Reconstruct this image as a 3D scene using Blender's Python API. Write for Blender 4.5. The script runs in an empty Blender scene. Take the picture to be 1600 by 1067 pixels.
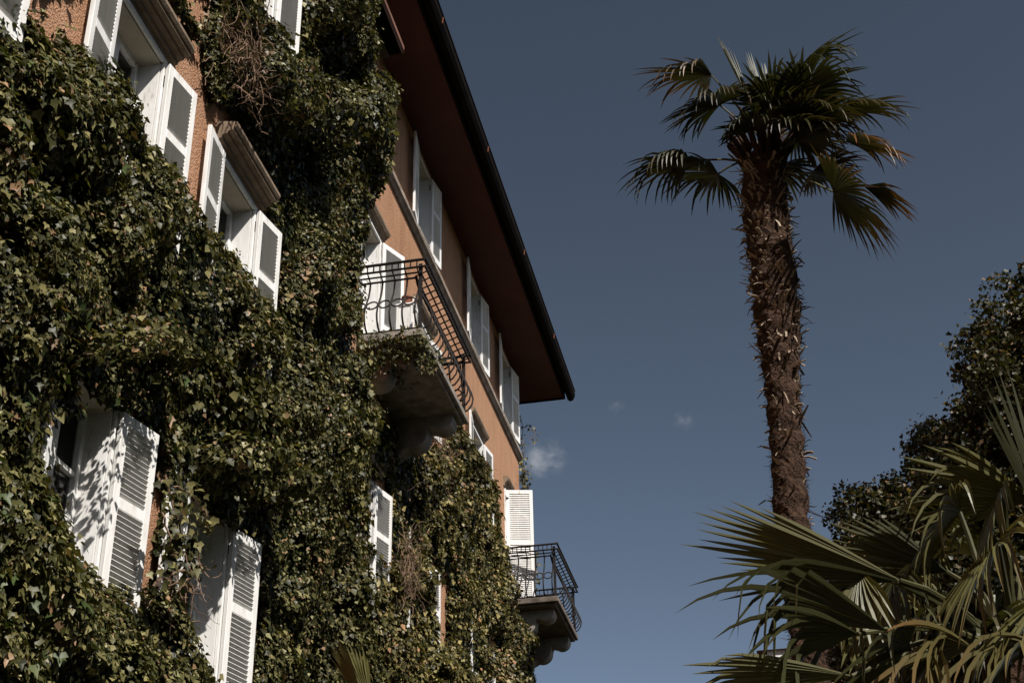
import bpy, math, random
import numpy as np
from mathutils import Vector, Matrix

random.seed(7)
rng = np.random.default_rng(11)
sc = bpy.context.scene
COL = sc.collection
R_ = math.radians

# ------------------------------------------------------------------ camera
CAM = Vector((4.6, 0.0, 1.6))
YAW, PITCH, ROLL, FPX = R_(10.87), R_(30.37), R_(-1.29), 2233.0
fw = Vector((-math.sin(YAW) * math.cos(PITCH), math.cos(YAW) * math.cos(PITCH), math.sin(PITCH)))
rt0 = Vector((math.cos(YAW), math.sin(YAW), 0))
up0 = rt0.cross(fw)
rt = rt0 * math.cos(ROLL) + up0 * math.sin(ROLL)
up = -rt0 * math.sin(ROLL) + up0 * math.cos(ROLL)
cd = bpy.data.cameras.new('camera')
cd.sensor_width = 36.0
cd.lens = FPX / 1600 * 36
cd.clip_start = 0.05
cd.clip_end = 5000
cam = bpy.data.objects.new('camera', cd)
COL.objects.link(cam)
cam.matrix_world = Matrix(((rt.x, up.x, -fw.x, CAM.x), (rt.y, up.y, -fw.y, CAM.y), (rt.z, up.z, -fw.z, CAM.z), (0, 0, 0, 1)))
sc.camera = cam

# ------------------------------------------------------------------ light
SUN = Vector((1.0, -0.95, 1.42)).normalized()
w = bpy.data.worlds.new('World')
sc.world = w
w.use_nodes = True
nt = w.node_tree
sky = nt.nodes.new('ShaderNodeTexSky')
sky.sky_type = 'NISHITA'
sky.sun_disc = False
sky.sun_elevation = math.asin(SUN.z)
sky.sun_rotation = math.atan2(SUN.x, SUN.y)
sky.air_density = 0.42
sky.dust_density = 0.6
sky.ozone_density = 1.0
hs = nt.nodes.new('ShaderNodeHueSaturation')
hs.inputs['Saturation'].default_value = 0.56
hs.inputs['Hue'].default_value = 0.482
nt.links.new(sky.outputs[0], hs.inputs['Color'])
gm = nt.nodes.new('ShaderNodeGamma')
gm.inputs['Gamma'].default_value = 1.5
nt.links.new(hs.outputs[0], gm.inputs['Color'])
bg = nt.nodes['Background']
nt.links.new(gm.outputs[0], bg.inputs['Color'])
bg.inputs['Strength'].default_value = 0.05
sd = bpy.data.lights.new('sun', 'SUN')
sd.energy = 5.0
sd.angle = R_(0.5)
sd.color = (1.0, 0.955, 0.89)
sun = bpy.data.objects.new('sun', sd)
COL.objects.link(sun)
sun.location = (20, -15, 40)
sun.rotation_euler = (-SUN).to_track_quat('-Z', 'Y').to_euler()
sc.view_settings.view_transform = 'Standard'
sc.view_settings.look = 'None'
sc.view_settings.gamma = 1.0
sc.view_settings.exposure = 0.48
sc.cycles.max_bounces = 6
sc.cycles.diffuse_bounces = 2
sc.cycles.transparent_max_bounces = 12

# ------------------------------------------------------------------ helpers
def ray(px, py):
    return rt * ((px - 800) / FPX) - up * ((py - 533.5) / FPX) + fw

def on_x(px, py, X):
    d = ray(px, py)
    return CAM + d * ((X - CAM.x) / d.x)

def at(px, py, Y):
    d = ray(px, py)
    return CAM + d * (Y / d.y)

def tag(o, label=None, cat=None, group=None, kind=None):
    if label: o['label'] = label
    if cat: o['category'] = cat
    if group: o['group'] = group
    if kind: o['kind'] = kind
    return o

def empty(name, loc):
    o = bpy.data.objects.new(name, None)
    o.location = loc
    o.empty_display_size = 0.2
    COL.objects.link(o)
    return o

def link(name, me, parent=None, loc=(0, 0, 0), rot=(0, 0, 0)):
    o = bpy.data.objects.new(name, me)
    o.location = loc
    o.rotation_euler = rot
    o.parent = parent
    COL.objects.link(o)
    return o

class MB:
    def __init__(s):
        s.v = []; s.f = []; s.c = []
    def add(s, vs, fs, col=None):
        b = len(s.v)
        s.v += [tuple(p) for p in vs]
        s.f += [tuple(i + b for i in f) for f in fs]
        if col is not None:
            s.c += [col] * len(vs) if not isinstance(col, list) else col
    def box(s, x0, x1, y0, y1, z0, z1):
        s.add([(x0, y0, z0), (x1, y0, z0), (x1, y1, z0), (x0, y1, z0), (x0, y0, z1), (x1, y0, z1), (x1, y1, z1), (x0, y1, z1)],
              [(0, 3, 2, 1), (4, 5, 6, 7), (0, 1, 5, 4), (1, 2, 6, 5), (2, 3, 7, 6), (3, 0, 4, 7)])
        return s
    def quad(s, a, b, c, d):
        s.add([a, b, c, d], [(0, 1, 2, 3)])
        return s
    def prism_y(s, prof, y0, y1):       # prof: (x, z) list
        n = len(prof)
        s.add([(x, y0, z) for x, z in prof] + [(x, y1, z) for x, z in prof],
              [tuple(range(n)), tuple(range(2 * n - 1, n - 1, -1))] + [(i, i + n, (i + 1) % n + n, (i + 1) % n) for i in range(n)])
        return s
    def tube(s, pts, r, n=6, cap=True):
        pts = [Vector(p) for p in pts]
        rs = r if isinstance(r, (list, tuple)) else [r] * len(pts)
        rings = []
        prev = None
        for i, p in enumerate(pts):
            d = (pts[min(i + 1, len(pts) - 1)] - pts[max(i - 1, 0)])
            if d.length < 1e-9: d = Vector((0, 0, 1))
            d.normalize()
            if prev is None:
                a = Vector((0, 0, 1)) if abs(d.z) < 0.9 else Vector((1, 0, 0))
                u = d.cross(a).normalized()
            else:
                u = (prev - d * prev.dot(d))
                u = u.normalized() if u.length > 1e-6 else d.orthogonal().normalized()
            prev = u
            v = d.cross(u)
            rings.append([p + (u * math.cos(2 * math.pi * k / n) + v * math.sin(2 * math.pi * k / n)) * rs[i] for k in range(n)])
        fs = []
        for i in range(len(pts) - 1):
            for k in range(n):
                fs.append((i * n + k, i * n + (k + 1) % n, (i + 1) * n + (k + 1) % n, (i + 1) * n + k))
        if cap:
            fs.append(tuple(range(n - 1, -1, -1)))
            fs.append(tuple((len(pts) - 1) * n + k for k in range(n)))
        s.add([q for rg in rings for q in rg], fs)
        return s
    def mesh(s, name, mat, off=(0, 0, 0), smooth=False):
        me = bpy.data.meshes.new(name)
        o = Vector(off)
        me.from_pydata([(p[0] - o.x, p[1] - o.y, p[2] - o.z) for p in s.v], [], s.f)
        if s.c and len(s.c) == len(s.v):
            a = me.color_attributes.new('tint', 'FLOAT_COLOR', 'POINT')
            a.data.foreach_set('color', np.array([(c[0], c[1], c[2], 1.0) for c in s.c], dtype=np.float32).ravel())
        if smooth:
            me.polygons.foreach_set('use_smooth', [True] * len(me.polygons))
        me.materials.append(mat)
        me.update()
        return me
    def build(s, name, mat, parent=None, off=(0, 0, 0), smooth=False, bevel=0):
        o = link(name, s.mesh(name, mat, off, smooth), parent)
        if bevel:
            m = o.modifiers.new('bevel', 'BEVEL')
            m.width = bevel; m.segments = 1; m.limit_method = 'ANGLE'
        return o

# ------------------------------------------------------------------ materials
def base_mat(name):
    m = bpy.data.materials.new(name)
    m.use_nodes = True
    return m, m.node_tree, m.node_tree.nodes['Principled BSDF']

def noise(nt, scale, detail=4, rough=0.6, coord=None):
    n = nt.nodes.new('ShaderNodeTexNoise')
    n.inputs['Scale'].default_value = scale
    n.inputs['Detail'].default_value = detail
    n.inputs['Roughness'].default_value = rough
    if coord is None:
        tc = nt.nodes.new('ShaderNodeTexCoord')
        coord = tc.outputs['Object']
    nt.links.new(coord, n.inputs['Vector'])
    return n

def ramp(nt, src, stops):
    r = nt.nodes.new('ShaderNodeValToRGB')
    el = r.color_ramp.elements
    while len(el) < len(stops): el.new(0.5)
    for e, (p, c) in zip(el, stops):
        e.position = p
        e.color = (c[0], c[1], c[2], 1)
    nt.links.new(src, r.inputs[0])
    return r

def bump(nt, bsdf, src, strength, dist):
    b = nt.nodes.new('ShaderNodeBump')
    b.inputs['Strength'].default_value = strength
    b.inputs['Distance'].default_value = dist
    nt.links.new(src, b.inputs['Height'])
    nt.links.new(b.outputs[0], bsdf.inputs['Normal'])
    return b

def simple(name, c1, c2, scale, rough=0.7, bs=0.3, bd=0.004, bscale=None, spec=0.3):
    m, nt, b = base_mat(name)
    n = noise(nt, scale, 5, 0.65)
    r = ramp(nt, n.outputs['Fac'], [(0.3, c1), (0.7, c2)])
    nt.links.new(r.outputs[0], b.inputs['Base Color'])
    b.inputs['Roughness'].default_value = rough
    b.inputs['Specular IOR Level'].default_value = spec
    if bs:
        n2 = noise(nt, bscale or scale * 6, 4, 0.6)
        bump(nt, b, n2.outputs['Fac'], bs, bd)
    return m

def stucco_mat():
    m, nt, b = base_mat('roughcast')
    tc = nt.nodes.new('ShaderNodeTexCoord')
    big = noise(nt, 0.9, 5, 0.6, tc.outputs['Object'])
    mp = nt.nodes.new('ShaderNodeMapping')
    mp.inputs['Scale'].default_value = (3.0, 3.0, 0.35)
    nt.links.new(tc.outputs['Object'], mp.inputs['Vector'])
    streak = noise(nt, 1.6, 5, 0.65, mp.outputs[0])
    mix = nt.nodes.new('ShaderNodeMath'); mix.operation = 'ADD'
    nt.links.new(big.outputs['Fac'], mix.inputs[0]); nt.links.new(streak.outputs['Fac'], mix.inputs[1])
    half = nt.nodes.new('ShaderNodeMath'); half.operation = 'MULTIPLY'; half.inputs[1].default_value = 0.5
    nt.links.new(mix.outputs[0], half.inputs[0])
    r = ramp(nt, half.outputs[0], [(0.32, (0.35, 0.185, 0.105)), (0.5, (0.45, 0.248, 0.148)), (0.66, (0.51, 0.295, 0.185))])
    vo = nt.nodes.new('ShaderNodeTexVoronoi')
    vo.inputs['Scale'].default_value = 70
    nt.links.new(tc.outputs['Object'], vo.inputs['Vector'])
    g = noise(nt, 55, 4, 0.7, tc.outputs['Object'])
    gr = ramp(nt, g.outputs['Fac'], [(0.36, (0.45, 0.42, 0.40)), (0.5, (1, 1, 1)), (0.75, (1.15, 1.12, 1.1))])
    mul = nt.nodes.new('ShaderNodeMix'); mul.data_type = 'RGBA'; mul.blend_type = 'MULTIPLY'
    mul.inputs['Factor'].default_value = 1.0
    nt.links.new(r.outputs[0], mul.inputs['A']); nt.links.new(gr.outputs[0], mul.inputs['B'])
    nt.links.new(mul.outputs['Result'], b.inputs['Base Color'])
    b.inputs['Roughness'].default_value = 0.95
    b.inputs['Specular IOR Level'].default_value = 0.1
    add = nt.nodes.new('ShaderNodeMath'); add.operation = 'SUBTRACT'
    nt.links.new(g.outputs['Fac'], add.inputs[0])
    vm = nt.nodes.new('ShaderNodeMath'); vm.operation = 'MULTIPLY'; vm.inputs[1].default_value = 0.5
    nt.links.new(vo.outputs['Distance'], vm.inputs[0]); nt.links.new(vm.outputs[0], add.inputs[1])
    bump(nt, b, add.outputs[0], 1.0, 0.02)
    return m

def white_mat():
    m, nt, b = base_mat('white_paint')
    tc = nt.nodes.new('ShaderNodeTexCoord')
    mp = nt.nodes.new('ShaderNodeMapping')
    mp.inputs['Scale'].default_value = (6, 6, 1.2)
    nt.links.new(tc.outputs['Object'], mp.inputs['Vector'])
    n = noise(nt, 3, 6, 0.7, mp.outputs[0])
    r = ramp(nt, n.outputs['Fac'], [(0.28, (0.36, 0.31, 0.25)), (0.40, (0.64, 0.62, 0.59)), (0.62, (0.735, 0.725, 0.71))])
    nt.links.new(r.outputs[0], b.inputs['Base Color'])
    b.inputs['Roughness'].default_value = 0.55
    b.inputs['Specular IOR Level'].default_value = 0.3
    n2 = noise(nt, 40, 4, 0.6, tc.outputs['Object'])
    bump(nt, b, n2.outputs['Fac'], 0.15, 0.002)
    return m

def leaf_mat(name, rough, spec=0.5, trans=0.25, bumpy=0.0, sat=(1.3, 1.5, 0.5)):
    m, nt, b = base_mat(name)
    at_ = nt.nodes.new('ShaderNodeAttribute'); at_.attribute_name = 'tint'
    nt.links.new(at_.outputs['Color'], b.inputs['Base Color'])
    b.inputs['Roughness'].default_value = rough
    b.inputs['Specular IOR Level'].default_value = spec
    tr = nt.nodes.new('ShaderNodeBsdfTranslucent')
    mulc = nt.nodes.new('ShaderNodeMix'); mulc.data_type = 'RGBA'; mulc.blend_type = 'MULTIPLY'
    mulc.inputs['Factor'].default_value = 1.0
    mulc.inputs['B'].default_value = (*sat, 1)
    nt.links.new(at_.outputs['Color'], mulc.inputs['A'])
    nt.links.new(mulc.outputs['Result'], tr.inputs['Color'])
    mx = nt.nodes.new('ShaderNodeMixShader'); mx.inputs[0].default_value = trans
    out = nt.nodes['Material Output']
    nt.links.new(b.outputs[0], mx.inputs[1]); nt.links.new(tr.outputs[0], mx.inputs[2])
    nt.links.new(mx.outputs[0], out.inputs['Surface'])
    return m

def glass_mat():
    m, nt, b = base_mat('window_glass')
    nt.nodes.remove(b)
    gl = nt.nodes.new('ShaderNodeBsdfGlossy'); gl.inputs['Roughness'].default_value = 0.03
    tp = nt.nodes.new('ShaderNodeBsdfTransparent'); tp.inputs['Color'].default_value = (0.82, 0.86, 0.84, 1)
    fr = nt.nodes.new('ShaderNodeFresnel'); fr.inputs['IOR'].default_value = 1.5
    mx = nt.nodes.new('ShaderNodeMixShader')
    nt.links.new(fr.outputs[0], mx.inputs[0]); nt.links.new(tp.outputs[0], mx.inputs[1]); nt.links.new(gl.outputs[0], mx.inputs[2])
    nt.links.new(mx.outputs[0], nt.nodes['Material Output'].inputs['Surface'])
    return m

M = dict(
    stucco=stucco_mat(), white=white_mat(), glass=glass_mat(),
    stone=simple('weathered_stone', (0.16, 0.13, 0.10), (0.34, 0.29, 0.23), 7, 0.9, 0.6, 0.008, 40),
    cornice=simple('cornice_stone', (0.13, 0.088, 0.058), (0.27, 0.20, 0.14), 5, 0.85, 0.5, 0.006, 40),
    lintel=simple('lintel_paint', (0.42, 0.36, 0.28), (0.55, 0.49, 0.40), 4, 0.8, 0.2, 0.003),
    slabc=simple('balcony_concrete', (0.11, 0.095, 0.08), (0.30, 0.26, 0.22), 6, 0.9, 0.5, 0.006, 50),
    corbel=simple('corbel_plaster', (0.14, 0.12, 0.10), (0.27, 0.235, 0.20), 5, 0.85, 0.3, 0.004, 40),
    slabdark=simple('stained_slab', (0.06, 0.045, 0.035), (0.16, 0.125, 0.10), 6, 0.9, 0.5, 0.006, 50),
    iron=simple('wrought_iron', (0.006, 0.005, 0.0045), (0.022, 0.016, 0.013), 14, 0.7, 0.3, 0.002, 120, 0.2),
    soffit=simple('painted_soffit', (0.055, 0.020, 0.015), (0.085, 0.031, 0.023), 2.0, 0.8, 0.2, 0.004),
    soffit2=simple('grey_soffit', (0.10, 0.088, 0.07), (0.14, 0.12, 0.095), 2.0, 0.8, 0.2, 0.004),
    fascia=simple('dark_fascia', (0.004, 0.0033, 0.003), (0.010, 0.008, 0.0065), 3, 1.0, 0.3, 0.004, None, 0.05),
    copper=simple('copper_trim', (0.11, 0.036, 0.016), (0.20, 0.07, 0.032), 9, 0.45, 0.2, 0.002),
    tile=simple('roof_tile', (0.10, 0.045, 0.03), (0.22, 0.10, 0.065), 3, 0.9, 0.4, 0.01),
    twig=simple('bare_twig', (0.09, 0.055, 0.035), (0.26, 0.17, 0.11), 9, 0.9, 0.4, 0.004),
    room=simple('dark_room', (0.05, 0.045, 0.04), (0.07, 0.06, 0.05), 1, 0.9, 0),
    curtain=simple('curtain_cloth', (0.62, 0.60, 0.56), (0.72, 0.70, 0.67), 3, 0.9, 0),
    terracotta=simple('terracotta', (0.13, 0.042, 0.022), (0.21, 0.075, 0.04), 9, 0.85, 0.3, 0.003),
    ivy=leaf_mat('ivy_leaf', 0.45, 0.20, 0.14, sat=(1.25, 1.3, .5)),
    palm=leaf_mat('palm_leaf', 0.45, 0.35, 0.16, sat=(1.3, 1.2, 0.45)),
    foliage=leaf_mat('tree_leaf', 0.5, 0.35, 0.2),
    petiole=simple('petiole', (0.035, 0.036, 0.012), (0.075, 0.066, 0.024), 9, 0.6, 0.2, 0.002),
    fibre=simple('palm_fibre', (0.018, 0.009, 0.005), (0.075, 0.038, 0.021), 14, 0.95, 1.0, 0.03, 38),
    boot=simple('dry_leaf_base', (0.15, 0.10, 0.068), (0.38, 0.30, 0.22), 11, 0.85, 0.3, 0.003),
    bark=simple('bark', (0.04, 0.03, 0.022), (0.10, 0.078, 0.058), 8, 0.95, 0.8, 0.02, 30),
    ground=simple('lawn_soil', (0.025, 0.035, 0.012), (0.05, 0.05, 0.025), 1.3, 0.95, 0.6, 0.03, 25),
    pink=simple('pink_plaster', (0.42, 0.25, 0.19), (0.52, 0.33, 0.26), 2, 0.9, 0.3, 0.005, 50),
    trim=simple('white_plaster', (0.62, 0.60, 0.57), (0.74, 0.72, 0.70), 4, 0.85, 0.2, 0.004),
)

# ------------------------------------------------------------------ setting
g = MB(); g.quad((-300, -300, 0), (300, -300, 0), (300, 400, 0), (-300, 400, 0))
tag(g.build('ground', M['ground']), kind='structure')

# ------------------------------------------------------------------ house
WX = 0.6                    # plane of the projecting wing
YC = 12.25                  # its far corner
YE = 24.35                  # far corner of the house
HTOP, WTOP = 15.25, 13.05
house = empty('house', (0, 0, 0))
tag(house, 'large ochre roughcast villa with white shutters, ivy and iron balconies', 'house')

LEAFW = 0.38
# openings: (y left, y right, z sill, z head)
wing_open = [(4.48, 5.24, 7.25, 8.75), (6.73, 7.49, 7.25, 8.75), (8.63, 9.39, 7.25, 8.75),
             (6.73, 7.49, 4.35, 5.86), (8.63, 9.41, 4.35, 5.86), (8.63, 9.39, 10.70, 12.23)]
wing_open = [(a - .08, b - .08, c, d) for a, b, c, d in wing_open]
main_open = [(14.02, 14.90, 10.12, 12.23), (14.06, 14.90, 7.25, 8.75),
             (16.70, 17.50, 7.25, 8.75), (16.70, 17.50, 10.70, 12.23), (16.62, 17.40, 13.62, 15.08),
             (20.20, 21.02, 7.25, 8.75), (20.20, 21.05, 10.70, 12.23), (20.08, 20.88, 13.62, 15.08),
             (22.94, 23.76, 10.12, 12.23), (22.70, 23.55, 13.62, 15.08)]

def wall_sheet(xp, y0, y1, z0, z1, ops):
    ys = sorted({y0, y1, *[o[0] for o in ops], *[o[1] for o in ops]})
    zs = sorted({z0, z1, *[o[2] for o in ops], *[o[3] for o in ops]})
    m = MB()
    for a, b in zip(ys, ys[1:]):
        for c, d in zip(zs, zs[1:]):
            yc, zc = (a + b) / 2, (c + d) / 2
            if any(o[0] < yc < o[1] and o[2] < zc < o[3] for o in ops):
                continue
            m.quad((xp, a, c), (xp, b, c), (xp, b, d), (xp, a, d))
    return m

ws = wall_sheet(WX, -3, YC, 0, WTOP + .1, wing_open)
ws.quad((WX, YC, 0), (0, YC, 0), (0, YC, WTOP + .1), (WX, YC, WTOP + .1))
ws.build('wall', M['stucco'], house)
mw = wall_sheet(0, YC, YE, 0, HTOP, main_open)
mw.quad((0, YE, 0), (-9, YE, 0), (-9, YE, HTOP), (0, YE, HTOP))
mw.quad((-9, -3, 0), (-9, YE, 0), (-9, YE, HTOP), (-9, -3, HTOP))
mw.quad((WX, -3, 0), (-9, -3, 0), (-9, -3, HTOP), (WX, -3, WTOP))
mw.quad((0, -3, WTOP - .2), (0, YC, WTOP - .2), (0, YC, HTOP), (0, -3, HTOP))
mw.build('wall', M['stucco'], house)
# dark interior partition a little behind the facade
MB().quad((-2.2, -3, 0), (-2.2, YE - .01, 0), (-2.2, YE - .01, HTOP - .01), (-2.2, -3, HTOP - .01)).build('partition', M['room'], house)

# string course below the top-floor windows
sp = [(0, 13.46), (.03, 13.46), (.05, 13.50), (.085, 13.52), (.085, 13.585), (0, 13.61)]
MB().prism_y([(x - .004 if x == 0 else x, z) for x, z in sp], YC + .02, YE + .03).build('string_course', M['slabc'], house)

# ---- main roof with soffit, fascia, gutter
OV = 0.80
roof = MB()
Z0 = 15.16
yA, yB = -4.0, YE + OV
roof.add([(OV + .22, yA, Z0 + .22), (OV + .22, yB + .22, Z0 + .22), (-10, yB + .22, Z0 + .22), (-10, yA, Z0 + .22), (-4.6, yA + 5, Z0 + 2.9), (-4.6, yB - 5, Z0 + 2.9)],
         [(0, 1, 5, 4), (1, 2, 5), (2, 3, 4, 5), (3, 0, 4)])
roof = roof.build('roof', M['tile'], house)
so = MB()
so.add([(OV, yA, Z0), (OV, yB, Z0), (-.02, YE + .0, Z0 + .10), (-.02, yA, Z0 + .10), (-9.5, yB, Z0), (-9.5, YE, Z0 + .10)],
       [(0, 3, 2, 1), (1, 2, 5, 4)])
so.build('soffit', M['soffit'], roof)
fa = MB()
fa.box(OV, OV + .03, yA, yB + .03, Z0 - .03, Z0 + .20)
fa.box(-9.5, OV, yB, yB + .03, Z0 - .03, Z0 + .20)
fa.build('fascia', M['fascia'], roof)
gp = [(OV + .032, Z0 + .13), (OV + .05, Z0 + .05), (OV + .10, Z0 + .01), (OV + .16, Z0 + .03), (OV + .20, Z0 + .10), (OV + .21, Z0 + .17), (OV + .19, Z0 + .17), (OV + .175, Z0 + .10), (OV + .14, Z0 + .05), (OV + .10, Z0 + .035), (OV + .065, Z0 + .065), (OV + .05, Z0 + .13)]
MB().prism_y(gp, yA, yB + .22).build('gutter', M['fascia'], roof)
br = MB()
br.box(-.006, .006, -.008, .008, -.05, .05)
brm = br.mesh('gutter_bracket', M['copper'])
y = 14.2
while y < yB + .2:
    link('gutter_bracket', brm, roof, (OV + .212, y, Z0 + .11), (0, .15, 0)); y += 2.9

# ---- wing roof edge (grey soffit, dark fascia with copper lines)
ZW = WTOP
wr = MB()
wr.box(-.0, 1.0, -3.2, YC + .14, ZW + .10, ZW + .16)
wroof = wr.build('wing_roof', M['tile'], house)
MB().box(WX - .02, .82, -3.2, YC + .12, ZW, ZW + .04).build('soffit', M['soffit2'], wroof)
MB().box(.822, .99, -3.2, YC + .10, ZW + .02, ZW + .098).build('fascia', M['fascia'], wroof)
for xx in (.822, .99, 1.015):
    MB().tube([(xx, -3.2, ZW + .012), (xx, YC + .09, ZW + .012)], .0045, 6).build('trim_line', M['copper'], wroof)

# ---- windows and shutters
def make_window(o, xp, door=False, casing=True):
    y0, y1, z0, z1 = o
    dep = 0.20
    xi = xp - dep
    win = MB()          # casing standing slightly proud of the wall around the opening
    t = .045
    win.box(xp - .01, xp + .018, y0 - t, y0, z0, z1 + t)
    win.box(xp - .01, xp + .018, y1, y1 + t, z0, z1 + t)
    win.box(xp - .01, xp + .018, y0, y1, z1, z1 + t)
    win = win.build('window' if not door else 'balcony_door', M['white'], house, bevel=.004)
    MB().box(xi - .05, xp - .012, y1 - .012, y1 + .02, z0, z1).build('jamb_lining', M['white'], win)
    MB().box(xi - .05, xp - .012, y0 - .02, y0 + .012, z0, z1).build('jamb_lining', M['white'], win)
    MB().box(xi - .05, xp - .012, y0 + .013, y1 - .013, z1 - .012, z1 + .02).build('head_lining', M['lintel'], win)
    fr = MB(); q = .05
    fr.box(xi - .04, xi + .03, y0 + .013, y0 + .013 + q, z0, z1 - .013)
    fr.box(xi - .04, xi + .03, y1 - .013 - q, y1 - .013, z0, z1 - .013)
    fr.box(xi - .038, xi + .028, y0 + .063, y1 - .063, z1 - .013 - q, z1 - .013)
    fr.box(xi - .038, xi + .028, y0 + .063, y1 - .063, z0, z0 + q)
    ym = (y0 + y1) / 2
    fr.box(xi - .03, xi + .036, ym - .04, ym + .04, z0 + q, z1 - .013 - q)
    zt = z0 + (z1 - z0) * .70
    fr.box(xi - .028, xi + .02, y0 + .063, ym - .04, zt - .018, zt + .018)
    fr.box(xi - .028, xi + .02, ym + .04, y1 - .063, zt - .018, zt + .018)
    fr.build('frame', M['white'], win, bevel=.004)
    for a, b in ((y0 + .063, ym - .04), (ym + .04, y1 - .063)):
        MB().box(xi - .012, xi - .008, a, b, z0 + q, zt - .018).build('pane', M['glass'], win)
        MB().box(xi - .012, xi - .008, a, b, zt + .018, z1 - .013 - q).build('pane', M['glass'], win)
    if not door:
        MB().box(xp - .19, xp + .09, y0 - .08, y1 + .08, z0 - .07, z0 - .002).build('sill', M['stone'], win, bevel=.008)
    return win

slat_cache = {}
def slat_mesh(wd, tilt):
    k = (round(wd, 3), tilt)
    if k not in slat_cache:
        m = MB()
        ca, sa = math.cos(R_(tilt)), math.sin(R_(tilt))
        hw, ht = .022, .0035
        P = []
        for (a, b) in ((-hw, -ht), (hw, -ht), (hw, ht), (-hw, ht)):
            P.append((a * ca - b * sa, a * sa + b * ca))
        m.add([(p[0], 0, p[1]) for p in P] + [(p[0], wd, p[1]) for p in P], [(0, 1, 2, 3), (7, 6, 5, 4), (0, 4, 5, 1), (1, 5, 6, 2), (2, 6, 7, 3), (3, 7, 4, 0)])
        slat_cache[k] = m
    return slat_cache[k]

slat_me = {}
def shutter(xp, yh, z0, z1, lw, ang, side, single=True, midfrac=.60, label=None, tilt=40):
    """side=+1: hinged at the far jamb, leaf points to +Y; -1: hinged at the near jamb, leaf points to -Y.
    local frame: leaf runs along +Y from the hinge, inner face looks to +X"""
    h = z1 - z0
    t = .034
    st = .062
    m = MB()
    m.box(0, t, 0, st, 0, h); m.box(0, t, lw - st, lw, 0, h)
    m.box(.001, t - .001, st, lw - st, 0, .10)
    m.box(.001, t - .001, st, lw - st, h - .075, h)
    zm = h * midfrac
    m.box(.001, t - .001, st, lw - st, zm - .038, zm + .038)
    fl = MB()
    vs = m.v if side > 0 else [(x, -y, z) for x, y, z in m.v]
    m.v = vs
    if side < 0: m.f = [tuple(reversed(f)) for f in m.f]
    o = m.build('shutter', M['white'], house, bevel=.003)
    o.location = (xp + .022, yh, z0)
    o.rotation_euler = (0, 0, -R_(ang) if side > 0 else R_(ang))
    if label: o['label'] = label
    # slats
    wd = lw - 2 * st
    zs = []
    for a, b in ((.10, zm - .038), (zm + .038, h - .075)):
        n = max(3, int(round((b - a) / .036)))
        p = (b - a) / n
        zs += [a + (i + .5) * p for i in range(n)]
    sm = slat_mesh(wd, tilt)
    if single:
        k = (round(wd, 3), side, tilt)
        if k not in slat_me:
            mm = MB(); mm.add(sm.v if side > 0 else [(x, -y, z) for x, y, z in sm.v], sm.f)
            slat_me[k] = mm.mesh('slat', M['white'])
        for z in zs:
            link('slat', slat_me[k], o, (t / 2, side * st, z))
    else:
        mm = MB()
        for z in zs:
            mm.add([(x + t / 2, side * (y + st), zz + z) for x, y, zz in sm.v], sm.f)
        tag(mm.build('slats', M['white'], o), kind='stuff')
    # hinges
    hg = MB()
    for z in (.16, h - .16):
        hg.tube([(-.006, 0, z - .05), (-.006, 0, z + .05)], .009, 6)
        hg.box(-.008, -.001, min(0, side * .05), max(0, side * .05), z - .015, z + .015)
    tag(hg.build('hinge', M['iron'], o), kind='stuff')
    return o

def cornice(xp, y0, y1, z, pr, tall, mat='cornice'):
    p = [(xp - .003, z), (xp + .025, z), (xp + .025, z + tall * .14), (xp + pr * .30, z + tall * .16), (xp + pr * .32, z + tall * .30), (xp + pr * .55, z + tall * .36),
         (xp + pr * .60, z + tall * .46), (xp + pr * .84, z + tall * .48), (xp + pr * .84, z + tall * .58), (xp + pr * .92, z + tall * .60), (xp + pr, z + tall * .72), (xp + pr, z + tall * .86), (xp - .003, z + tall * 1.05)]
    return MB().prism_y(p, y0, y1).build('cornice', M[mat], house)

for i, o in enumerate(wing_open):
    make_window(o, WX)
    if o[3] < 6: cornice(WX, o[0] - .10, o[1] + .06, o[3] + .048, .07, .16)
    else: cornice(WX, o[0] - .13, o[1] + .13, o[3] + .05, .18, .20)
    ra = [8, 9, 10, 12, 12, 15][i]
    lw = (o[1] - o[0]) / 2
    shutter(WX, o[1] + .02, o[2], o[3], lw, ra, +1, single=i in (1, 2, 3, 4))
    shutter(WX, o[0] - .02, o[2], o[3], lw, 5, -1, single=i in (1, 2))
for i, o in enumerate(main_open):
    door = o[3] - o[2] > 2
    make_window(o, 0, door)
    top = o[3] > 14
    if not top:
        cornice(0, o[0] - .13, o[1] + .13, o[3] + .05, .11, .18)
    lw = (o[1] - o[0]) / 2
    if i == 8:
        shutter(0, o[0] - .02, o[2], o[3], lw + .07, 105, -1, single=True, midfrac=.52, tilt=56)
        shutter(0, o[1] + .02, o[2], o[3], lw + .07, 20, 1, single=False, midfrac=.52)
    elif i == 0:
        shutter(0, o[1] + .02, o[2], o[3], lw, 24, 1, single=False, midfrac=.40)
        shutter(0, o[0] - .02, o[2], o[3], lw, 6, -1, single=False, midfrac=.40)
    else:
        shutter(0, o[1] + .0, o[2], o[3], lw, 8 if top else (13 if i == 1 else 7), 1, single=False)
        shutter(0, o[0] - .02, o[2], o[3], lw + (.03 if top else 0), 8, -1, single=False)

# ---- balconies
def arc(c, r, a0, a1, n):
    return [(c[0] + r * math.cos(a0 + (a1 - a0) * i / n), c[1] + r * math.sin(a0 + (a1 - a0) * i / n)) for i in range(n + 1)]

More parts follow.
